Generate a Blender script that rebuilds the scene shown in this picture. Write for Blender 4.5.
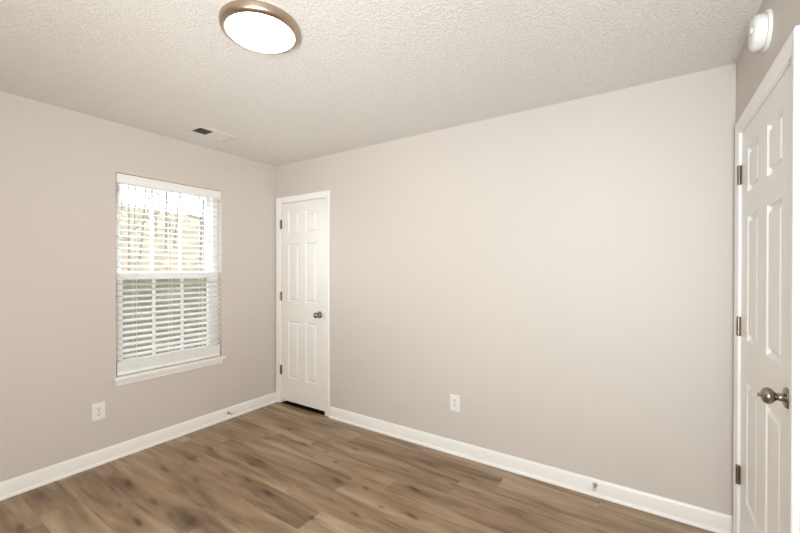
import bpy, bmesh, math, random
import numpy as np
from mathutils import Vector, Matrix

SC = bpy.context.scene
COL = SC.collection
for o in list(bpy.data.objects):
    bpy.data.objects.remove(o)

# ------------------------------------------------------------------ camera
W, H, NEAR = 3.609, 2.44, -3.45          # room: x 0..W, y NEAR..0, z 0..H
cd = bpy.data.cameras.new('camera')
cam = bpy.data.objects.new('camera', cd)
COL.objects.link(cam)
yaw, pitch, roll = 0.58114, -0.00478, 0.00098
fw = Vector((-math.sin(yaw) * math.cos(pitch), math.cos(yaw) * math.cos(pitch), math.sin(pitch)))
rt = Vector((math.cos(yaw), math.sin(yaw), 0))
up = rt.cross(fw)
r2 = rt * math.cos(roll) + up * math.sin(roll)
u2 = -rt * math.sin(roll) + up * math.cos(roll)
cam.matrix_world = Matrix(((r2.x, u2.x, -fw.x, 3.23536), (r2.y, u2.y, -fw.y, -2.58183),
                           (r2.z, u2.z, -fw.z, 1.37909), (0, 0, 0, 1)))
cd.sensor_width = 36
cd.lens = 378.118 * 36 / 800
cd.shift_y = (270.807 - 266.5) / 800
cd.clip_start = 0.02
SC.camera = cam

# ------------------------------------------------------------------ world, lights, exposure
SC.view_settings.view_transform = 'Standard'
SC.view_settings.look = 'None'
SC.view_settings.gamma = 1
SC.view_settings.use_curve_mapping = False
SC.view_settings.exposure = 0.0
wd = bpy.data.worlds.new('overcast_sky')
SC.world = wd
wd.use_nodes = True
bg = wd.node_tree.nodes['Background']
bg.inputs[0].default_value = (0.93, 0.97, 1.0, 1)
bg.inputs[1].default_value = 8.5


def area(name, loc, target, size, power, col, spread=180):
    l = bpy.data.lights.new(name, 'AREA')
    l.shape = 'DISK'
    l.size = size
    l.energy = power
    l.color = col
    l.spread = math.radians(spread)
    o = bpy.data.objects.new(name, l)
    COL.objects.link(o)
    o.location = loc
    o.rotation_euler = (Vector(target) - Vector(loc)).to_track_quat('-Z', 'Y').to_euler()
    return o


# area lights behind the camera, standing in for the photographer's flash: broad soft, off the ceiling, towards the far corner, straight ahead
area('soft_flash', (3.3, -3.3, 1.2), (.3, -1.0, 1.2), 0.9, 61, (1.0, 1.02, 1.01))
area('corner_fill', (2.9, -3.2, 1.3), (.3, -.3, 1.6), .6, 4, (1.0, 0.95, 0.90), 80)  # added fill light to lift the dim far corner
area('forward_flash', (3.3, -3.3, 1.5), (2.9, 0, 1.9), .5, 10.5, (0.90, 1.04, 1.15), 90)
area('bounce_flash', (2.9, -2.9, 1.2), (2.6, -1.6, 2.44), .6, 8.5, (0.98, 1.0, 1.03))
area('ceiling_fill', (3.0, -3.1, 1.0), (.8, -.6, 2.44), .5, 3.2, (1.0, 1.02, 1.04), 60)  # added fill light to lift the far part of the ceiling

# ------------------------------------------------------------------ materials


def lin(r, g, b):
    f = lambda c: (c / 255 / 12.92) if c / 255 <= 0.04045 else ((c / 255 + 0.055) / 1.055) ** 2.4
    return (f(r), f(g), f(b), 1)


def mat(name, col, rough=0.5, metal=0.0, spec=0.5, bump=None):
    m = bpy.data.materials.new(name)
    m.use_nodes = True
    nt = m.node_tree
    b = nt.nodes['Principled BSDF']
    b.inputs['Base Color'].default_value = col if len(col) == 4 else (*col, 1)
    b.inputs['Roughness'].default_value = rough
    b.inputs['Metallic'].default_value = metal
    b.inputs['Specular IOR Level'].default_value = spec
    if bump:
        scale, strength, dist = bump
        tc = nt.nodes.new('ShaderNodeTexCoord')
        n = nt.nodes.new('ShaderNodeTexNoise')
        n.inputs['Scale'].default_value = scale
        n.inputs['Detail'].default_value = 3
        bp = nt.nodes.new('ShaderNodeBump')
        bp.inputs['Strength'].default_value = strength
        bp.inputs['Distance'].default_value = dist
        nt.links.new(tc.outputs['Object'], n.inputs['Vector'])
        nt.links.new(n.outputs['Fac'], bp.inputs['Height'])
        nt.links.new(bp.outputs['Normal'], b.inputs['Normal'])
    return m


M_WALL = mat('greige_wall_paint', (0.62, 0.572, 0.525), 0.55, spec=0.3, bump=(220, 0.12, 0.001))
M_TRIM = mat('white_semi_gloss_paint', (0.885, 0.87, 0.84), 0.32, spec=0.5)
M_DOOR = mat('white_door_paint', (0.84, 0.825, 0.79), 0.33, spec=0.5, bump=(90, 0.05, 0.001))
M_PLASTIC = mat('white_plastic', (0.82, 0.81, 0.78), 0.35)
M_BLIND = mat('white_faux_wood', (0.92, 0.92, 0.90), 0.4)
M_VINYL = mat('white_vinyl', (0.85, 0.85, 0.84), 0.35)
M_NICKEL = mat('satin_nickel', (0.31, 0.27, 0.235), 0.27, metal=1)
M_HINGE = mat('aged_bronze', (0.27, 0.225, 0.185), 0.35, metal=1)
M_BRONZE = mat('brushed_bronze', (0.50, 0.40, 0.32), 0.34, metal=1)
M_VENT = mat('off_white_enamel', (0.70, 0.665, 0.61), 0.45)
M_STEEL = mat('bright_steel', (0.52, 0.48, 0.43), 0.3, metal=1)
M_DARK = mat('dark_void', (0.03, 0.027, 0.024), 0.8)
M_THRESH = mat('near_black_closet_floor', (0.022, 0.017, 0.013), 0.95, spec=0.1)  # near-black colour chosen so the gap under the closet door looks dark
M_SLOT = mat('dark_slot', (0.10, 0.085, 0.06), 0.6)
M_RUBBER = mat('white_rubber', (0.75, 0.74, 0.70), 0.6)
M_CORD = mat('cord', (0.72, 0.72, 0.70), 0.7)
M_DUCT = mat('grey_duct_sheet', (0.10, 0.085, 0.07), 0.8, spec=0.1)
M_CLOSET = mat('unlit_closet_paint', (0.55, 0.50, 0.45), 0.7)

# textured ceiling
M_CEIL = mat('stippled_ceiling', (0.775, 0.75, 0.715), 0.5, spec=0.35)
nt = M_CEIL.node_tree
tc = nt.nodes.new('ShaderNodeTexCoord')
n1 = nt.nodes.new('ShaderNodeTexNoise')
n1.inputs['Scale'].default_value = 78
n1.inputs['Detail'].default_value = 2.5
n1.inputs['Distortion'].default_value = 0.6
mr = nt.nodes.new('ShaderNodeMapRange')
mr.interpolation_type = 'SMOOTHSTEP'
mr.inputs['From Min'].default_value = 0.46
mr.inputs['From Max'].default_value = 0.62
bpn = nt.nodes.new('ShaderNodeBump')
bpn.inputs['Strength'].default_value = 0.65
bpn.inputs['Distance'].default_value = 0.004
nt.links.new(tc.outputs['Object'], n1.inputs['Vector'])
nt.links.new(n1.outputs['Fac'], mr.inputs['Value'])
nt.links.new(mr.outputs['Result'], bpn.inputs['Height'])
nt.links.new(bpn.outputs['Normal'], nt.nodes['Principled BSDF'].inputs['Normal'])

# plank floor: plank-local metres in the UV map, plank seed, tone and knots per vertex
M_FLOOR = mat('oak_vinyl_planks', (0.3, 0.2, 0.13), 0.42, spec=0.4)
nt = M_FLOOR.node_tree
N, LK = nt.nodes.new, nt.links.new
uv = N('ShaderNodeUVMap'); uv.uv_map = 'plank'
sep = N('ShaderNodeSeparateXYZ'); LK(uv.outputs['UV'], sep.inputs[0])


def attr(n):
    a = N('ShaderNodeAttribute'); a.attribute_name = n
    return a.outputs['Fac']


def math_n(op, a, b=None, c=None):
    n = N('ShaderNodeMath'); n.operation = op
    for i, v in enumerate((a, b, c)):
        if v is None: continue
        if isinstance(v, (int, float)): n.inputs[i].default_value = v
        else: LK(v, n.inputs[i])
    return n.outputs[0]


seed = attr('seed')


def grain(su, sv, off, detail, dist=0.0):
    cx = N('ShaderNodeCombineXYZ')
    LK(math_n('MULTIPLY', sep.outputs[0], su), cx.inputs[0])
    LK(math_n('MULTIPLY', sep.outputs[1], sv), cx.inputs[1])
    LK(math_n('MULTIPLY_ADD', seed, 13.7, off), cx.inputs[2])
    n = N('ShaderNodeTexNoise')
    n.inputs['Scale'].default_value = 1
    n.inputs['Detail'].default_value = detail
    n.inputs['Roughness'].default_value = 0.55
    n.inputs['Distortion'].default_value = dist
    LK(cx.outputs[0], n.inputs['Vector'])
    return n.outputs['Fac']


g_big = grain(1.5, 10, 0, 2.5, 0.5)         # cathedral streaks
g_mid = grain(3.5, 52, 5, 4, 0.4)
g_fine = grain(9, 260, 9, 3)
v = math_n('MULTIPLY_ADD', math_n('SUBTRACT', g_big, 0.5), 1.05, 0.5)
v = math_n('MULTIPLY_ADD', math_n('SUBTRACT', g_mid, 0.5), 0.36, v)
v = math_n('MULTIPLY_ADD', math_n('SUBTRACT', g_fine, 0.5), 0.12, v)
v = math_n('MULTIPLY_ADD', attr('tone'), 0.65, v)
v = math_n('SUBTRACT', v, math_n('MULTIPLY', attr('knot'), math_n('MULTIPLY_ADD', g_mid, 2.6, -0.3)))
ramp = N('ShaderNodeValToRGB')
ramp.color_ramp.elements[0].position = 0.0
ramp.color_ramp.elements[0].color = lin(88, 66, 45)
ramp.color_ramp.elements[1].position = 1.0
ramp.color_ramp.elements[1].color = lin(202, 182, 156)
for p, c in ((0.28, lin(122, 98, 74)), (0.5, lin(156, 131, 104)), (0.72, lin(177, 154, 127))):
    e = ramp.color_ramp.elements.new(p)
    e.color = c
LK(v, ramp.inputs[0])
# bevelled joints: dark line at plank ends, painted bevel highlight along the long seams
eu = math_n('MINIMUM', sep.outputs[0], math_n('SUBTRACT', 1.2, sep.outputs[0]))
ev = math_n('MINIMUM', sep.outputs[1], math_n('SUBTRACT', 0.181, sep.outputs[1]))
ed = eu
jm = N('ShaderNodeMapRange')
jm.inputs['From Min'].default_value = 0.0004
jm.inputs['From Max'].default_value = 0.0022
jm.inputs['To Min'].default_value = 0.85
LK(ed, jm.inputs['Value'])
jv = N('ShaderNodeMapRange')
jv.inputs['From Min'].default_value = 0.0006
jv.inputs['From Max'].default_value = 0.0030
jv.inputs['To Min'].default_value = 1.14
jv.inputs['To Max'].default_value = 1.0
LK(ev, jv.inputs['Value'])
mix = N('ShaderNodeVectorMath'); mix.operation = 'SCALE'
LK(ramp.outputs[0], mix.inputs[0]); LK(math_n('MULTIPLY', jm.outputs[0], jv.outputs[0]), mix.inputs['Scale'])
pb = nt.nodes['Principled BSDF']
LK(mix.outputs[0], pb.inputs['Base Color'])
bn = N('ShaderNodeBump'); bn.inputs['Strength'].default_value = 0.25; bn.inputs['Distance'].default_value = 0.001
LK(math_n('MULTIPLY_ADD', g_fine, 0.5, jm.outputs[0]), bn.inputs['Height'])
LK(bn.outputs['Normal'], pb.inputs['Normal'])

# lamp glass
M_GLOW = bpy.data.materials.new('lit_frosted_glass')
M_GLOW.use_nodes = True
b = M_GLOW.node_tree.nodes['Principled BSDF']
b.inputs['Base Color'].default_value = (0.9, 0.88, 0.82, 1)
b.inputs['Emission Color'].default_value = (1.0, 0.87, 0.70, 1)
b.inputs['Emission Strength'].default_value = 15

# window glass: clear, with a faint reflection
M_GLASS = bpy.data.materials.new('window_glass')
M_GLASS.use_nodes = True
nt = M_GLASS.node_tree
nt.nodes.remove(nt.nodes['Principled BSDF'])
tr = nt.nodes.new('ShaderNodeBsdfTransparent'); tr.inputs[0].default_value = (0.95, 0.97, 0.96, 1)
gl = nt.nodes.new('ShaderNodeBsdfGlossy'); gl.inputs['Roughness'].default_value = 0.02
mx = nt.nodes.new('ShaderNodeMixShader'); mx.inputs[0].default_value = 0.05
nt.links.new(tr.outputs[0], mx.inputs[1]); nt.links.new(gl.outputs[0], mx.inputs[2])
nt.links.new(mx.outputs[0], nt.nodes['Material Output'].inputs[0])
# insect screen: fine grey mesh
M_SCREEN = bpy.data.materials.new('grey_insect_mesh')
M_SCREEN.use_nodes = True
nt = M_SCREEN.node_tree
nt.nodes.remove(nt.nodes['Principled BSDF'])
tr = nt.nodes.new('ShaderNodeBsdfTransparent')
df = nt.nodes.new('ShaderNodeBsdfDiffuse'); df.inputs[0].default_value = (0.12, 0.12, 0.12, 1)
mx = nt.nodes.new('ShaderNodeMixShader'); mx.inputs[0].default_value = 0.42
nt.links.new(tr.outputs[0], mx.inputs[1]); nt.links.new(df.outputs[0], mx.inputs[2])
nt.links.new(mx.outputs[0], nt.nodes['Material Output'].inputs[0])

# the vinyl slats let a little daylight through
nt = M_BLIND.node_tree
tl = nt.nodes.new('ShaderNodeBsdfTranslucent'); tl.inputs[0].default_value = (0.95, 0.95, 0.92, 1)
mx = nt.nodes.new('ShaderNodeMixShader'); mx.inputs[0].default_value = 0.07
nt.links.new(nt.nodes['Principled BSDF'].outputs[0], mx.inputs[1]); nt.links.new(tl.outputs[0], mx.inputs[2])
nt.links.new(mx.outputs[0], nt.nodes['Material Output'].inputs[0])

# outdoors
M_LEAVES = mat('leaf_litter', (0.4, 0.34, 0.22), 0.9)
nt = M_LEAVES.node_tree
tc = nt.nodes.new('ShaderNodeTexCoord')
n1 = nt.nodes.new('ShaderNodeTexNoise'); n1.inputs['Scale'].default_value = 2.4; n1.inputs['Detail'].default_value = 10
n1.inputs['Roughness'].default_value = 0.72
rp = nt.nodes.new('ShaderNodeValToRGB')
rp.color_ramp.elements[0].position = 0.33; rp.color_ramp.elements[0].color = lin(44, 36, 26)
rp.color_ramp.elements[1].position = 0.68; rp.color_ramp.elements[1].color = lin(124, 110, 84)
e = rp.color_ramp.elements.new(0.5); e.color = lin(80, 69, 50)
nt.links.new(tc.outputs['Object'], n1.inputs['Vector'])
nt.links.new(n1.outputs['Fac'], rp.inputs[0])
nt.links.new(rp.outputs[0], nt.nodes['Principled BSDF'].inputs['Base Color'])
M_BARK = mat('grey_bark', (0.085, 0.075, 0.065), 0.9, bump=(14, 0.5, 0.02))

# ------------------------------------------------------------------ mesh helpers


class MB:
    def __init__(self):
        self.bm = bmesh.new()

    def box(self, x0, x1, y0, y1, z0, z1, bevel=0.0, seg=2):
        r = bmesh.ops.create_cube(self.bm, size=1)
        vs = r['verts']
        for v in vs:
            v.co = Vector((x0 + (v.co.x + .5) * (x1 - x0), y0 + (v.co.y + .5) * (y1 - y0), z0 + (v.co.z + .5) * (z1 - z0)))
        if bevel:
            es = list({e for v in vs for e in v.link_edges})
            bmesh.ops.bevel(self.bm, geom=es, offset=bevel, segments=seg, affect='EDGES', profile=0.6)
        return self

    def poly_extrude(self, prof, f0, f1):
        """prof: list of 2-D points; f0/f1 map a 2-D point to its 3-D place at each end"""
        a = [self.bm.verts.new(f0(p)) for p in prof]
        b = [self.bm.verts.new(f1(p)) for p in prof]
        n = len(prof)
        for i in range(n):
            self.bm.faces.new((a[i], a[(i + 1) % n], b[(i + 1) % n], b[i]))
        self.bm.faces.new(a)
        self.bm.faces.new(b[::-1])
        return self

    def lathe(self, prof, origin, axis, seg=32):
        """prof: (radius, height along axis)"""
        axis = Vector(axis).normalized()
        t = Vector((0, 0, 1)) if abs(axis.z) < .9 else Vector((1, 0, 0))
        a = axis.cross(t).normalized()
        c = axis.cross(a)
        o = Vector(origin)
        rings = []
        for r, h in prof:
            if r < 1e-6:
                rings.append([self.bm.verts.new(o + axis * h)])
            else:
                rings.append([self.bm.verts.new(o + axis * h + (a * math.cos(q) + c * math.sin(q)) * r)
                              for q in [2 * math.pi * i / seg for i in range(seg)]])
        for p, q in zip(rings, rings[1:]):
            for i in range(seg):
                j = (i + 1) % seg
                if len(p) == 1 and len(q) == 1: continue
                if len(p) == 1: self.bm.faces.new((p[0], q[i], q[j]))
                elif len(q) == 1: self.bm.faces.new((p[i], q[0], p[j]))
                else: self.bm.faces.new((p[i], q[i], q[j], p[j]))
        return self

    def tube(self, pts, rad, seg=8, caps=True):
        pts = [Vector(p) for p in pts]
        rads = rad if isinstance(rad, (list, tuple)) else [rad] * len(pts)
        rings = []
        prev = None
        for i, p in enumerate(pts):
            d = (pts[min(i + 1, len(pts) - 1)] - pts[max(i - 1, 0)]).normalized()
            if prev is None:
                t = Vector((0, 0, 1)) if abs(d.z) < .9 else Vector((1, 0, 0))
                a = d.cross(t).normalized()
            else:
                a = (prev - d * prev.dot(d)).normalized()
            prev = a
            c = d.cross(a)
            rings.append([self.bm.verts.new(p + (a * math.cos(q) + c * math.sin(q)) * rads[i])
                          for q in [2 * math.pi * k / seg for k in range(seg)]])
        for p, q in zip(rings, rings[1:]):
            for i in range(seg):
                j = (i + 1) % seg
                self.bm.faces.new((p[i], q[i], q[j], p[j]))
        if caps:
            self.bm.faces.new(rings[0][::-1])
            self.bm.faces.new(rings[-1])
        return self

    def build(self, name, material, parent=None, smooth=None, normals=True):
        bm = self.bm
        if normals:
            bmesh.ops.recalc_face_normals(bm, faces=bm.faces)
        base = WORLD[parent] if parent else None
        if base is None:
            xs = [v.co for v in bm.verts]
            lo = Vector([min(c[i] for c in xs) for i in range(3)])
            hi = Vector([max(c[i] for c in xs) for i in range(3)])
            base = Vector(((lo.x + hi.x) / 2, (lo.y + hi.y) / 2, lo.z))
        for v in bm.verts:
            v.co -= base
        me = bpy.data.meshes.new(name)
        bm.to_mesh(me)
        bm.free()
        me.materials.append(material)
        o = bpy.data.objects.new(name, me)
        COL.objects.link(o)
        if smooth is not None:
            for p in me.polygons: p.use_smooth = True
            me.set_sharp_from_angle(angle=math.radians(smooth))
        if parent:
            o.parent = parent
            WORLD[o] = base.copy()
        else:
            o.location = base
            WORLD[o] = base.copy()
        return o


WORLD = {}


def empty(name, loc):
    o = bpy.data.objects.new(name, None)
    o.empty_display_size = 0.05
    COL.objects.link(o)
    o.location = loc
    WORLD[o] = Vector(loc)
    return o


def tag(o, label, cat, group=None, kind=None):
    o['label'] = label
    o['category'] = cat
    if group: o['group'] = group
    if kind: o['kind'] = kind
    return o


def structure(o, label, cat):
    return tag(o, label, cat, kind='structure')


def copy_tree(o, parent=None):
    c = o.copy()
    COL.objects.link(c)
    if parent: c.parent = parent
    for ch in o.children:
        copy_tree(ch, c)
    return c


# ------------------------------------------------------------------ room shell
T = 0.14
WY0, WY1, WZ0, WZ1 = -1.417, -0.604, 0.568, 2.082            # window opening in the left wall
m = MB()
m.box(-T, 0, NEAR - T, WY0, -0.02, H + .02).box(-T, 0, WY1, T, -0.02, H + .02)
m.box(-T, 0, WY0, WY1, -0.02, WZ0).box(-T, 0, WY0, WY1, WZ1, H + .02)
structure(m.build('wall_left', M_WALL), 'greige left wall around the window with white blinds', 'wall')
D1X0, D1X1, D1Z = 0.066, 0.708, 2.058                        # closet door opening
m = MB()
m.box(0, D1X0, 0, T, -0.02, H + .02).box(D1X1, W + T, 0, T, -0.02, H + .02).box(D1X0, D1X1, 0, T, D1Z, H + .02)
structure(m.build('wall_back', M_WALL), 'wide greige back wall beside the narrow closet door', 'wall')
D2Y0, D2Y1, D2Z = -0.963, -0.151, 2.040                      # entry door opening
m = MB()
m.box(W, W + T, D2Y1, 0, -0.02, H + .02).box(W, W + T, NEAR - T, D2Y0, -0.02, H + .02).box(W, W + T, D2Y0, D2Y1, D2Z, H + .02)
structure(m.build('wall_right', M_WALL), 'shaded greige wall above the door at the right edge', 'wall')
m = MB().box(0, W, NEAR - T, NEAR, -0.02, H + .02)
structure(m.build('wall_front', M_WALL), 'greige wall behind the camera', 'wall')
VX0, VX1, VY0, VY1 = 0.295, 0.435, -1.040, -0.793            # hole for the ceiling vent
m = MB()
m.box(-T, VX0, NEAR - T, T, H, H + .1).box(VX1, W + T, NEAR - T, T, H, H + .1)
m.box(VX0, VX1, NEAR - T, VY0, H, H + .1).box(VX0, VX1, VY1, T, H, H + .1)
structure(m.build('ceiling', M_CEIL), 'white stippled ceiling with a round lamp', 'ceiling')
# closet behind the narrow door and hall behind the wide one (both unlit)
m = MB()
m.box(-.1, 0, T, .8, -.02, H).box(.9, 1.0, T, .8, -.02, H).box(-.1, 1.0, .8, .9, -.02, H).box(-.1, 1, T, .9, H, H + .1).box(-.1, 1.0, T, .9, -.1, -.02)
structure(m.build('wall_closet', M_CLOSET), 'dark closet interior seen in the gap under the narrow door', 'wall')
m = MB()
m.box(W + T, W + 1, -1.2, -1.1, -.02, H).box(W + T, W + 1, 0, .1, -.02, H).box(W + 1, W + 1.1, -1.2, .1, -.02, H)
m.box(W + T, W + 1.1, -1.2, .1, H, H + .1).box(W + T, W + 1.1, -1.2, .1, -.1, 0)
structure(m.build('wall_hall', M_CLOSET), 'hall walls behind the closed right-hand door', 'wall')

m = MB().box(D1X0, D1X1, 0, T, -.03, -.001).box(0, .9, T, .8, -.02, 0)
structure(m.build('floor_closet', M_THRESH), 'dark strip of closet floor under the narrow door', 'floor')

# plank floor ------------------------------------------------------
rng = np.random.default_rng(7)
PW, PL = 0.181, 1.2
Y_TOP = -0.125
rows = {}
joint = {-5: .3, -4: .8, -3: .1, -2: .5, -1: 0.60, 0: 1.24, 1: 1.014, 2: 0.66, 3: 0.41, 4: 0.16, 5: 0.487, 6: -0.01, 7: 0.03, 8: 0.06, 9: 0.405, 10: 0.50,
         11: 0.95, 12: .2, 13: .7, 14: 1.1, 15: .45, 16: .8, 17: .1, 18: .6}
fixed_tone = {(0, 1.24): -.17, (0, .04): .00, (0, 2.44): .03, (4, 1.36): -.06, (3, 1.61): .07, (5, 1.687): .17, (5, .487): -.06, (1, 1.014): -.02, (1, -.186): .04,
              (3, .41): -.02, (4, .16): -.03, (9, .405): .12, (10, .5): -.12, (-1, .6): .05, (-1, 1.8): .03, (2, .66): .04, (2, -.54): -.03, (6, 1.19): .06}
# dark blotches and knots: x, y, half length, half width, depth
px_knots = []


def bpix(px, py):
    """pixel on the floor -> floor point, to read the knots off the photograph"""
    d = fw + r2 * ((px - 400) / 378.118) - u2 * ((py - 270.807) / 378.118)
    t = -1.37909 / d.z
    return 3.23536 + t * d.x, -2.58183 + t * d.y


for px, py, s, k in [(128, 483, 1.2, 1), (154, 502, .7, .6), (138, 522, 1.0, .9), (20, 528, 1.2, .8), (210, 448, .9, .9), (164, 468, 1.6, .55), (194, 460, 1.3, .6),
                     (196, 480, .6, .6), (252, 464, 1.1, .6), (248, 480, .9, .6), (268, 493, .9, 1), (268, 438, .9, .6), (290, 429, .8, .7), (304, 444, .8, .9),
                     (326, 451.6, .25, .9), (336, 462, .3, .8), (338, 481, 1.2, .9), (355, 449, .5, .7), (366, 488, .25, .9), (260, 462, 1.4, .5),
                     (331, 500, .6, .4), (356, 515, .9, .7), (312, 518, .3, 1), (428, 463, 1.0, .8), (414, 489, .9, .9), (412, 516, 1.0, 1), (381, 507, .3, .9),
                     (472, 478, .6, .5), (454, 485, .6, .5), (474, 492, .6, .4), (405, 470, .9, .35), (120, 505, .8, .4), (110, 480, 1.5, .3), (40, 495, 1.5, .4),
                     (225, 475, 1.2, .45), (380, 470, 1.0, .35), (600, 531, 1.0, .5), (545, 505, 1.4, .35), (170, 515, 1.2, .4), (235, 520, 1.0, .4)]:
    kx, ky = bpix(px, py)
    px_knots.append((kx, ky, 0.046 * s, 0.012 * max(.6, s), 0.5 * k))
for i in range(26):
    px_knots.append((rng.uniform(.1, W), rng.uniform(NEAR, -1.2), .09 * rng.uniform(.4, 1.5), .025, .3 * rng.uniform(.3, 1)))

V, F, UVs, TONE, SEED = [], [], [], [], []
for k in range(-6, 19):
    y1 = Y_TOP - PW * k
    y0 = y1 - PW
    jx = joint.get(k, .3)
    a = jx - PL * math.ceil(jx / PL + 1e-9)
    while a < W:
        pid = (k, round(a, 3))
        tone = fixed_tone.get(pid, float(rng.uniform(-.05, .05)))
        for key, tv in fixed_tone.items():
            if key[0] == k and abs(key[1] - a) < .02: tone = tv
        sd = float(rng.uniform(0, 1))
        xa, xb = max(a, 0.0), min(a + PL, W)
        ya, yb = max(y0, NEAR), min(y1, 0.8)
        spans = [(xa, xb, ya, min(yb, 0.0))]
        for xa2, xb2, ya2, yb2 in spans:
            if xb2 - xa2 < .005 or yb2 - ya2 < .004: continue
            nx = max(2, int((xb2 - xa2) / .012)); ny = max(2, int((yb2 - ya2) / .0075))
            base = len(V)
            for j in range(ny + 1):
                for i in range(nx + 1):
                    x = xa2 + (xb2 - xa2) * i / nx; y = ya2 + (yb2 - ya2) * j / ny
                    V.append((x, y, 0)); UVs.append((x - a, y - y0)); TONE.append(tone); SEED.append(sd)
            for j in range(ny):
                for i in range(nx):
                    q = base + j * (nx + 1) + i
                    F.append((q, q + 1, q + nx + 2, q + nx + 1))
        a += PL
va = np.array(V)
kn = np.zeros(len(V))
row_of = np.floor((Y_TOP - va[:, 1]) / PW - 1e-6)
for kx, ky, hl, hw, dp in px_knots:
    same = row_of == math.floor((Y_TOP - ky) / PW)
    dx = (va[:, 0] - kx) / hl; dy = (va[:, 1] - ky + 0.25 * hw * np.sin(dx * 2.2)) / hw
    kn += same * dp * (0.75 * np.exp(-(dx ** 2 + dy ** 2) ** 1.4) + 0.42 * np.exp(-((dx / 2.6) ** 2 + (dy / 2.4) ** 2)))
me = bpy.data.meshes.new('floor')
me.from_pydata(V, [], F)
ul = me.uv_layers.new(name='plank')
li = np.zeros(len(me.loops), dtype=np.int32)
me.loops.foreach_get('vertex_index', li)
ul.data.foreach_set('uv', np.array(UVs, dtype=np.float32)[li].ravel())
for nm, arr in (('tone', TONE), ('seed', SEED), ('knot', kn)):
    at = me.attributes.new(nm, 'FLOAT', 'POINT')
    at.data.foreach_set('value', np.array(arr, dtype=np.float32))
me.materials.append(M_FLOOR)
fl = bpy.data.objects.new('floor', me)
COL.objects.link(fl)
structure(fl, 'brown oak-look plank floor', 'floor')

# baseboards -------------------------------------------------------
BASE = [(0, 0), (.024, 0), (.024, .006), (.0225, .012), (.019, .0175), (.014, .020), (.014, .078), (.0115, .086), (.0105, .092), (.006, .099), (0, .101)]


def baseboard(name, p0, p1, nrm, label):
    p0, p1, nrm = Vector(p0), Vector(p1), Vector(nrm)
    f = lambda e: (lambda p: e + nrm * p[0] + Vector((0, 0, p[1])))
    o = MB().poly_extrude(BASE, f(p0), f(p1)).build(name, M_TRIM, smooth=35)
    return structure(o, label, 'baseboard')


baseboard('baseboard_left', (0, NEAR, 0), (0, 0, 0), (1, 0, 0), 'white baseboard along the left wall under the window')
baseboard('baseboard_back', (.771, 0, 0), (W, 0, 0), (0, -1, 0), 'white baseboard along the wide back wall')
baseboard('baseboard_right', (W, -1.0175, 0), (W, NEAR, 0), (-1, 0, 0), 'white baseboard on the right wall nearer than the door')
baseboard('baseboard_front', (0, NEAR, 0), (W, NEAR, 0), (0, 1, 0), 'white baseboard behind the camera')

# door casings and jambs (trim) ------------------------------------
CAS = [(0, 0), (0, .009), (.004, .0115), (.010, .0115), (.020, .0125), (.036, .016), (.046, .0172), (.053, .0172), (.057, .0145), (.057, 0)]  # from opening edge outwards: (across, thickness)


def casing(m, a0, a1, ztop, fmap, cw=0.057, z0=0.006, wl=None):
    """U of casing round an opening; fmap(along, out, z); mitred corners. wl = width of the left leg if cut short"""
    s = cw / .057
    pts = [(p[0] * s, p[1]) for p in CAS]
    lim = wl if wl else cw
    left = [(min(p[0], lim), p[1]) for p in pts]
    if wl:
        left = [p for p in pts if p[0] < lim] + [(lim, .0165), (lim, 0)]
        m.poly_extrude(left, lambda p: fmap(a0 - p[0], p[1], z0), lambda p: fmap(a0 - p[0], p[1], ztop + p[0]))
    else:
        m.poly_extrude(pts, lambda p: fmap(a0 - p[0], p[1], z0), lambda p: fmap(a0 - p[0], p[1], ztop + p[0]))
    m.poly_extrude(pts, lambda p: fmap(a1 + p[0], p[1], z0), lambda p: fmap(a1 + p[0], p[1], ztop + p[0]))
    if wl:
        m.poly_extrude(pts, lambda p: fmap(a0 - min(p[0], lim), p[1], ztop + p[0]), lambda p: fmap(a1 + p[0], p[1], ztop + p[0]))
    else:
        m.poly_extrude(pts, lambda p: fmap(a0 - p[0], p[1], ztop + p[0]), lambda p: fmap(a1 + p[0], p[1], ztop + p[0]))


t1 = empty('trim_1', (0.387, 0, 0))
structure(t1, 'white casing around the narrow closet door', 'door trim')
f1 = lambda a, o, z: Vector((a, -o, z))
m = MB()
casing(m, 0.073, 0.702, 2.052, f1, cw=0.0575)
m.build('casing', M_TRIM, t1, smooth=30)
m = MB()
m.box(D1X0, .078, -.001, T, 0.006, D1Z).box(.696, D1X1, -.001, T, 0.006, D1Z).box(.078, .696, -.001, T, 2.048, D1Z)
m.box(.078, .088, .037, .07, 0.006, 2.048).box(.686, .696, .037, .07, 0.006, 2.048).box(.088, .686, .037, .07, 2.038, 2.048)
m.build('jamb', M_TRIM, t1)

t2 = empty('trim_2', (W, -.54, 0))
structure(t2, 'white casing around the right-hand door beside the corner', 'door trim')
f2 = lambda a, o, z: Vector((W - o, -a, z))
m = MB()
casing(m, 0.157, 0.956, 2.036, f2, cw=0.0575)
m.build('casing', M_TRIM, t2, smooth=30)
m = MB()
m.box(W - .001, W + T, -.162, D2Y1, 0.0, D2Z).box(W - .001, W + T, D2Y0, -.954, 0.0, D2Z).box(W - .001, W + T, -.954, -.162, 2.030, D2Z)
m.box(W + .037, W + .07, -.172, -.162, 0, 2.03).box(W + .037, W + .07, -.954, -.944, 0, 2.03).box(W + .037, W + .07, -.944, -.172, 2.02, 2.03)
m.build('jamb', M_TRIM, t2)

# six-panel doors --------------------------------------------------


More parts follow.
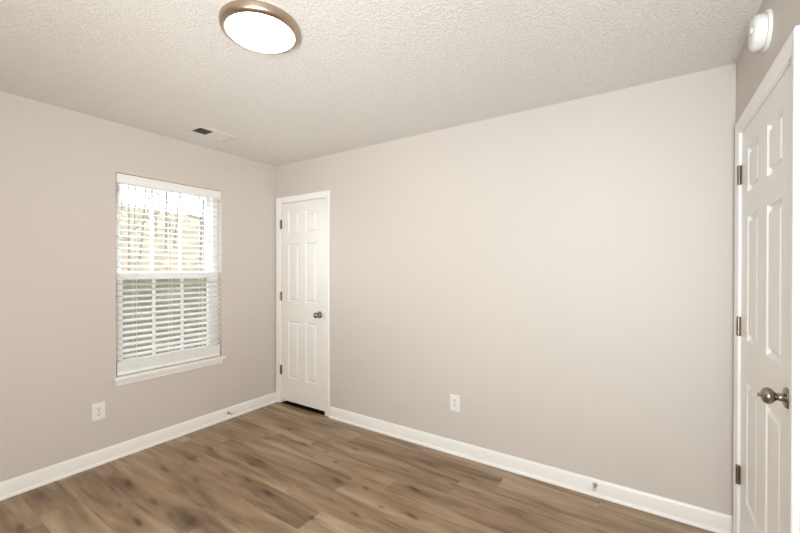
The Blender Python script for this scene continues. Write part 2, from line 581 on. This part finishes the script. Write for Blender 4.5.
def panel_slab(m, u0, u1, z0, z1, cols, rows_, fmap, thick, relief=1.0):
    """front face with six raised panels; fmap(u, out, z)"""
    bm = m.bm
    us = sorted({u0, u1, *[c for p in cols for c in p]})
    zs = sorted({z0, z1, *[c for p in rows_ for c in p]})
    cache = {}

    def vert(u, o, z):
        k = (round(u, 5), round(o, 5), round(z, 5))
        if k not in cache: cache[k] = bm.verts.new(fmap(u, o, z))
        return cache[k]
    for i in range(len(us) - 1):
        for j in range(len(zs) - 1):
            a, b, c, d = us[i], us[i + 1], zs[j], zs[j + 1]
            if (a, b) in cols and (c, d) in rows_:
                steps = [(0, 0), (.004, -.004), (.010, -.010), (.013, -.0115), (.021, -.0115), (.0235, -.010), (.031, -.002), (.034, -.001)]
                prev = None
                for ins, dep in steps:
                    dep *= relief
                    r = [vert(a + ins, dep, c + ins), vert(b - ins, dep, c + ins), vert(b - ins, dep, d - ins), vert(a + ins, dep, d - ins)]
                    if prev:
                        for q in range(4):
                            bm.faces.new((prev[q], prev[(q + 1) % 4], r[(q + 1) % 4], r[q]))
                    prev = r
                bm.faces.new(prev)
            else:
                bm.faces.new((vert(a, 0, c), vert(b, 0, c), vert(b, 0, d), vert(a, 0, d)))
    # rim and back
    for i in range(len(us) - 1):
        for z in (z0, z1):
            bm.faces.new((vert(us[i], 0, z), vert(us[i + 1], 0, z), vert(us[i + 1], -thick, z), vert(us[i], -thick, z)))
    for j in range(len(zs) - 1):
        for u in (u0, u1):
            bm.faces.new((vert(u, 0, zs[j]), vert(u, 0, zs[j + 1]), vert(u, -thick, zs[j + 1]), vert(u, -thick, zs[j])))
    bm.faces.new([vert(u, -thick, z0) for u in us] + [vert(u1, -thick, z) for z in zs[1:]] +
                 [vert(u, -thick, z1) for u in us[-2::-1]] + [vert(u0, -thick, z) for z in zs[-2:0:-1]])


ROWS = [(.272, .856), (1.048, 1.632), (1.728, 1.953)]
KNOB = [(0, 0), (.0335, 0), (.0335, .003), (.032, .006), (.026, .009), (.016, .012), (.0125, .016), (.0118, .024), (.0125, .030), (.016, .034),
        (.0215, .039), (.0255, .046), (.0268, .053), (.0255, .060), (.0215, .066), (.015, .070), (.009, .0715), (.006, .0718), (.0055, .0725),
        (.0055, .079), (.004, .081), (0, .0815)]


def door(name, label, base, cols, u0, u1, z0, z1, fmap, out, hinge_u, hinge_z, knob_u, knob_z, latch_u, rows_=ROWS, relief=.7):
    d = empty(name, base)
    structure(d, label, 'door')
    m = MB()
    panel_slab(m, u0, u1, z0, z1, cols, rows_, fmap, .035, relief)
    m.build('door_slab', M_DOOR, d)
    ax = fmap(0, 1, 0) - fmap(0, 0, 0)
    for z in hinge_z:
        m = MB()
        c = fmap(hinge_u - .001, .0088, z)
        m.lathe([(0, -.047), (.006, -.0465), (.0065, -.0445), (.0085, -.0440), (.0085, -.0152), (.0076, -.0148), (.0076, -.0143), (.0085, -.0140), (.0085, .0140),
                 (.0076, .0143), (.0076, .0148), (.0085, .0152), (.0085, .0440), (.0065, .0445), (.006, .0465), (0, .047)], c, (0, 0, 1), 16)
        a, b = fmap(hinge_u - .0065, .0005, z - .044), fmap(hinge_u + .013, .0025, z + .044)
        m.box(min(a.x, b.x), max(a.x, b.x), min(a.y, b.y), max(a.y, b.y), a.z, b.z)
        m.build('hinge', M_HINGE, d, smooth=40)
    k = MB().lathe([(r, h * (.87 if name == 'door_2' else 1)) for r, h in KNOB], fmap(knob_u, 0, knob_z), ax, 40).build('door_knob', M_NICKEL, d, smooth=50)
    # latch plate in the edge gap
    a, b = fmap(latch_u - .0025, -.02, knob_z - .028), fmap(latch_u + .0025, .001, knob_z + .028)
    MB().box(min(a.x, b.x), max(a.x, b.x), min(a.y, b.y), max(a.y, b.y), a.z, b.z).build('latch_plate', M_NICKEL, d)
    return d


door('door_1', 'narrow white six-panel closet door in the far corner', (0.387, 0, 0), [(.184, .344), (.434, .594)], .082, .692, .038, 2.044, f1,
     (0, -1, 0), .079, (1.835, 1.10, .345), .630, .943, .694)
door('door_2', 'white six-panel door with a ball knob at the right edge', (W, -.54, 0), [(.293, .490), (.626, .822)], .166, .950, .014, 2.026, f2,
     (-1, 0, 0), .162, (1.832, 1.105, .388), .888, .966, .952, [(.315, .872), (1.055, 1.622), (1.728, 1.925)], 1.15)

# window -----------------------------------------------------------
w = empty('window_1', (-.10, (WY0 + WY1) / 2, .59))
structure(w, 'white double-hung window looking out on bare woods', 'window')
FX0, FX1 = -.135, -.062
GY0, GY1 = -1.352, -.690
m = MB()
m.box(FX0, FX1, WY0, WY0 + .030, .575, WZ1).box(FX0, FX1, WY1 - .048, WY1, .575, WZ1)
m.box(FX0, FX1, WY0, WY1, WZ1 - .03, WZ1).box(FX0, FX1, WY0, WY1, .575, .612)
m.build('window_frame', M_VINYL, w)


def sash(name, x0, x1, z0, z1, zb, zt):
    m = MB()
    ya, yb = WY0 + .026, WY1 - .044
    m.box(x0, x1, ya, GY0, z0, z1, .003).box(x0, x1, GY1, yb, z0, z1, .003)
    m.box(x0, x1, GY0 - .005, GY1 + .005, z0, zb, .003).box(x0, x1, GY0 - .005, GY1 + .005, zt, z1, .003)
    s = m.build(name, M_VINYL, w)
    xm = (x0 + x1) / 2
    for q in (1, 2):
        y = GY0 + (GY1 - GY0) * q / 3
        MB().box(xm - .004, xm + .004, y - .011, y + .011, zb - .003, zt + .003).build('muntin', M_VINYL, s)
    MB().box(xm - .0015, xm + .0015, GY0 - .004, GY1 + .004, zb - .004, zt + .004).build('glass_pane', M_GLASS, s)
    return s


lo_s = sash('lower_sash', -.094, -.066, .605, 1.353, .665, 1.296)
up_s = sash('upper_sash', -.126, -.098, 1.300, 2.060, 1.352, 2.02)
m = MB().box(-.080, -.062, -.720, -.690, 1.296, 1.312, .002)
m.build('tilt_latch', M_SLOT, lo_s)
MB().box(-.131, -.1295, GY0 - .02, GY1 + .02, .60, 1.34).build('insect_screen', M_SCREEN, w)

t3 = empty('trim_3', (0.0, (WY0 + WY1) / 2, .52))
structure(t3, 'white window stool and apron under the blinds', 'window trim')
m = MB()
m.box(-.066, .002, WY0, WY1, .568, .590).box(.0, .040, -1.440, -.578, .568, .590, .005)
m.build('stool', M_TRIM, t3, smooth=40)
APR = [(0, 0), (.008, 0), (.012, .004), (.012, .030), (.015, .036), (.015, .045), (0, .045)]
f = lambda y: (lambda p: Vector((p[0], y, .523 + p[1])))
MB().poly_extrude(APR, f(-1.424), f(-.598)).build('apron', M_TRIM, t3, smooth=30)

# blinds
bl = empty('window_blind', (-.03, (WY0 + WY1) / 2, .591))
tag(bl, 'white two-inch slat blind lowered over the window', 'blind')
BY0, BY1 = WY0 + .006, WY1 - .006
m = MB()
m.box(-.008, .004, BY0, BY1, 2.012, 2.077, .003)
m.box(-.050, -.008, BY0, BY0 + .006, 2.012, 2.077).box(-.050, -.008, BY1 - .006, BY1, 2.012, 2.077)
m.build('valance', M_BLIND, bl, smooth=30)
MB().box(-.056, -.012, BY0 + .010, BY1 - .010, 2.030, 2.072).build('headrail', M_BLIND, bl)
SX = -.034
th = math.radians(13)


def slat(m, z, tilt, y0=BY0 + .004, y1=BY1 - .004):
    n = 4
    top, bot = [], []
    for i in range(n + 1):
        s = -0.025 + .05 * i / n
        crown = .0022 * (1 - (s / .025) ** 2)
        for lst, t in ((top, .0014), (bot, -.0014)):
            xx, zz = s, crown + t
            lst.append((xx * math.cos(tilt) + zz * math.sin(tilt), -xx * math.sin(tilt) + zz * math.cos(tilt)))
    prof = top + bot[::-1]
    m.poly_extrude(prof, lambda p: Vector((SX + p[0], y0, z + p[1])), lambda p: Vector((SX + p[0], y1, z + p[1])))


m = MB()
ZS = [.766 + .0450 * k for k in range(28)]
for z in ZS: slat(m, z, th)
for i in range(21): slat(m, .6245 + i * .0034, 0)
slat(m, .727, th * .8)
m.build('slats', M_BLIND, bl, smooth=30)
MB().box(SX - .026, SX + .026, BY0 + .003, BY1 - .003, .594, .622, .004).build('bottom_rail', M_BLIND, bl, smooth=40)
for y in (-1.285, -1.030, -.775):
    m = MB()
    for x in (SX + .0262, SX - .0262):
        m.tube([(x, y, .615), (x, y, 2.035)], .0011, 6)
    m.tube([(SX, y + .012, .615), (SX, y + .012, 2.035)], .0009, 6)
    m.build('ladder_cord', M_CORD, bl)
m = MB().tube([(SX + .022, BY1 - .003, .607), (SX + .024, BY1 + .002, .600), (SX + .026, BY1 + .0045, .612), (SX + .024, BY1 + .003, .630), (SX + .02, BY1 - .003, .636)], .0016, 6)
m.build('hold_down_clip', M_SLOT, bl)

# ------------------------------------------------------------------ fittings
# ceiling lamp
LX, LY = 1.815, -1.530
lamp = empty('ceiling_light', (LX, LY, H))
tag(lamp, 'lit round flush-mount lamp with a bronze rim on the ceiling', 'ceiling light')
m = MB().lathe([(.142, 0), (.1665, 0), (.1675, -.004), (.1665, -.012), (.1655, -.019), (.163, -.027), (.158, -.032), (.152, -.035), (.145, -.0365), (.1425, -.0345), (.142, -.020), (.142, 0)],
               (LX, LY, H), (0, 0, 1), 64)
m.build('metal_rim', M_BRONZE, lamp, smooth=40)
m = MB().lathe([(.1415, -.022), (.1415, -.036), (.133, -.042), (.112, -.047), (.08, -.051), (.045, -.053), (0, -.054)], (LX, LY, H), (0, 0, 1), 64)
m.build('glass_diffuser', M_GLOW, lamp, smooth=60)

# ceiling register
vent = empty('air_vent', (.365, -.915, H))
tag(vent, 'white ceiling air vent, half dark louvers, above the window', 'air vent')
m = MB()
OX0, OX1, OY0, OY1 = .262, .468, -1.080, -.750
PR = [(0, 0), (.006, -.004), (.030, -.007), (.036, -.005), (.036, 0)]
c = [(OX0, OY0), (OX1, OY0), (OX1, OY1), (OX0, OY1)]
sg = [(1, 1), (-1, 1), (-1, -1), (1, -1)]
for i in range(4):
    j = (i + 1) % 4
    fy = lambda q: (lambda p: Vector((c[q][0] + sg[q][0] * p[0] * 1.05, c[q][1] + sg[q][1] * p[0] * 1.25, H + p[1])))
    m.poly_extrude(PR, fy(i), fy(j))
m.box(VX0, VX1, -.9185, -.9115, H - .005, H + .004)
m.build('vent_frame', M_VENT, vent)
for half, (ya, yb, sgn) in enumerate(((-1.040, -.9185, 1), (-.9115, -.793, -1))):
    m = MB()
    n = 7
    for i in range(n):
        yc = ya + (yb - ya) * (i + .5) / n
        dy, dz = .0080 * sgn, .0052
        a = Vector((0, yc - dy, H - .003)); b_ = Vector((0, yc + dy, H - .003 + 2 * dz))
        nrm = Vector((0, -(b_ - a).z, (b_ - a).y)).normalized() * .0004
        prof = [(a + nrm), (b_ + nrm), (b_ - nrm), (a - nrm)]
        m.poly_extrude([(p.y, p.z) for p in prof], lambda p: Vector((VX0 + .001, p[0], p[1])), lambda p: Vector((VX1 - .001, p[0], p[1])))
    m.build('louver_bank', M_VENT, vent)
m = MB()
m.box(VX0 - .004, VX0, VY0, VY1, H + .001, H + .25).box(VX1, VX1 + .004, VY0, VY1, H + .001, H + .25)
m.box(VX0 - .004, VX1 + .004, VY0 - .004, VY0, H + .001, H + .25).box(VX0 - .004, VX1 + .004, VY1, VY1 + .004, H + .001, H + .25)
m.box(VX0 - .004, VX1 + .004, VY0 - .004, VY1 + .004, H + .25, H + .254)
m.build('duct_boot', M_DUCT, vent)

# smoke detector on the right wall above the door
sd = empty('smoke_detector', (W, -.625, 2.20))
tag(sd, 'round white smoke detector on the wall above the right-hand door', 'smoke detector')
SO = (W, -.625, 2.280)
MB().lathe([(0, 0), (.072, 0), (.073, .004), (.072, .010), (.068, .0115), (0, .0115)], SO, (-1, 0, 0), 48).build('base_plate', M_PLASTIC, sd, smooth=40)
MB().lathe([(0, .0115), (.058, .0115), (.058, .017), (.063, .018), (.0635, .034), (.062, .039), (.055, .046), (.046, .049), (.030, .0505), (0, .051)], SO, (-1, 0, 0), 48).build('body', M_PLASTIC, sd, smooth=35)
MB().lathe([(0, .049), (.011, .049), (.011, .0535), (.0095, .0545), (0, .0548)], (W, -.655, 2.280), (-1, 0, 0), 24).build('test_button', M_PLASTIC, sd, smooth=40)

# wall outlets ------------------------------------------------------
out1 = empty('wall_outlet', (0, 0, 0))
MB().box(-.040, .040, -.006, 0, -.061, .061, .0035, 3).build('cover_plate', M_PLASTIC, out1, smooth=40)
for zc in (.0195, -.0195):
    m = MB()
    pr = []
    for q in range(32):
        a = 2 * math.pi * q / 32
        pr.append((max(-.0165, min(.0165, .0175 * math.cos(a) * 1.02)), max(-.0142, min(.0142, .0175 * math.sin(a)))))
    m.poly_extrude(pr, lambda p: Vector((p[0], -.0055, zc + p[1])), lambda p: Vector((p[0], -.0082, zc + p[1])))
    s = m.build('socket', M_PLASTIC, out1)
    m = MB()
    m.box(-.0084, -.0052, -.0086, -.008, zc - .002, zc + .0090).box(.0052, .0084, -.0086, -.008, zc - .0005, zc + .0090)
    m.lathe([(0, 0), (.0034, 0), (.0034, .0006), (0, .0006)], (0, -.008, zc - .0075), (0, -1, 0), 12)
    m.build('slot', M_SLOT, s)
MB().lathe([(0, .0055), (.0032, .0055), (.003, .0068), (0, .0072)], (0, 0, 0), (0, -1, 0), 12).build('screw', M_NICKEL, out1)
out2 = copy_tree(out1)
out1.location = (0, -1.524, .3745); out1.rotation_euler = (0, 0, math.pi / 2)
out2.location = (2.0335, 0, .381)
tag(out1, 'white duplex outlet on the left wall, below and left of the window', 'outlet', 'wall outlets')
tag(out2, 'white duplex outlet low on the wide back wall', 'outlet', 'wall outlets')

# spring door stops ---------------------------------------------------
st = empty('door_stop', (0, 0, 0))
MB().lathe([(0, 0), (.013, 0), (.013, .002), (.010, .006), (.007, .008), (0, .008)], (0, 0, 0), (0, -1, 0), 20).build('mounting_base', M_STEEL, st, smooth=40)
pts = []
for i in range(9 * 12 + 1):
    a = 2 * math.pi * i / 12
    t = i / (9 * 12)
    r = .0066 - .0012 * t
    pts.append((r * math.cos(a), -.006 - .052 * t, r * math.sin(a)))
MB().tube(pts, .0016, 6).build('spring', M_STEEL, st, smooth=60)
MB().lathe([(0, .056), (.0075, .056), (.0085, .060), (.0085, .068), (.006, .072), (0, .073)], (0, 0, 0), (0, -1, 0), 20).build('rubber_tip', M_RUBBER, st, smooth=40)
st2 = copy_tree(st)
st.location = (.014, -.552, .058); st.rotation_euler = (0, 0, math.pi / 2)
st2.location = (2.969, -.014, .068)
tag(st, 'small metal spring door stop on the left baseboard near the closet', 'door stop', 'spring door stops')
tag(st2, 'small metal spring door stop on the back baseboard near the right-hand door', 'door stop', 'spring door stops')

# ------------------------------------------------------------------ outdoors
random.seed(11)


def gz(x, y):
    d = -x
    return -0.55 + max(0, d - 3) * .228 + .18 * math.sin(y * .5 + x * .3) + .1 * math.sin(x * 1.1 + y * .9)


bm = bmesh.new()
nx, ny = 60, 70
grid = [[bm.verts.new((-.3 - 36 * i / nx, -12 + 48 * j / ny, gz(-.3 - 36 * i / nx, -12 + 48 * j / ny))) for j in range(ny + 1)] for i in range(nx + 1)]
for i in range(nx):
    for j in range(ny):
        bm.faces.new((grid[i][j], grid[i + 1][j], grid[i + 1][j + 1], grid[i][j + 1]))
mm = MB(); mm.bm.free(); mm.bm = bm
structure(mm.build('ground_outside', M_LEAVES, smooth=60), 'wooded slope of dry leaves outside the window', 'ground')


def tree_mesh(seed):
    rnd = random.Random(seed)
    m = MB()
    h = rnd.uniform(8, 11)
    lean = (rnd.uniform(-.06, .06), rnd.uniform(-.06, .06))
    pts = [(lean[0] * h * t + .08 * math.sin(5 * t + seed), lean[1] * h * t + .08 * math.cos(4 * t + seed), -.3 + (h + .3) * t) for t in [i / 10 for i in range(11)]]
    m.tube(pts, [.045 * (1 - .85 * i / 10) for i in range(11)], 8)

    def branch(p, d, ln, r, lev):
        q = [Vector(p)]
        dd = Vector(d).normalized()
        for i in range(5):
            dd = (dd + Vector((rnd.uniform(-.25, .25), rnd.uniform(-.25, .25), rnd.uniform(-.05, .25)))).normalized()
            q.append(q[-1] + dd * ln / 5)
        m.tube(q, [r * (1 - .16 * i) for i in range(6)], 5)
        if lev:
            for i in range(2, 6):
                for _ in range(2):
                    sd_ = (dd + Vector((rnd.uniform(-1, 1), rnd.uniform(-1, 1), rnd.uniform(-.3, .7)))).normalized()
                    branch(q[i], sd_, ln * .5, r * .45, lev - 1)
    for k in range(9):
        t = rnd.uniform(.14, .95)
        i = int(t * 10)
        a = rnd.uniform(0, 2 * math.pi)
        branch(pts[i], (math.cos(a), math.sin(a), rnd.uniform(.2, .8)), rnd.uniform(.8, 1.6) * (1.1 - .5 * t), .024 * (1.2 - .7 * t), 1)
    return m


protos = []
spots = [(-12, -9), (-17, -3), (-24, -7), (-15, 14), (-22, 20), (-13, 21), (-28, 3), (-9.5, -2.5)]
while len(spots) < 30:
    d = random.uniform(11, 35)
    # spread over the wedge seen through the window
    px_ = random.uniform(100, 225)
    k = (px_ - 400) / 378.118
    dr = fw + rt * k
    t = (3.235 + d) / -dr.x
    p = (-d, -2.58 + t * dr.y)
    if all(math.hypot(p[0] - q[0], p[1] - q[1]) > 1.7 for q in spots): spots.append(p)
for i, (x, y) in enumerate(spots):
    if i < 5:
        o = tree_mesh(20 + i).build('bare_tree', M_BARK, smooth=60)
        base = o.location.copy()
        for v in o.data.vertices: v.co += base     # origin at the foot of the trunk
        protos.append(o)
    else:
        o = protos[i % 5].copy()
        COL.objects.link(o)
    o.location = (x, y, gz(x, y))
    o.rotation_euler = (0, 0, random.uniform(0, 6.28))
    s = random.uniform(.6, 1.15)
    o.scale = (s, s, s)
    tag(o, 'bare tree standing on the wooded slope outside the window', 'tree', 'bare trees outside the window')
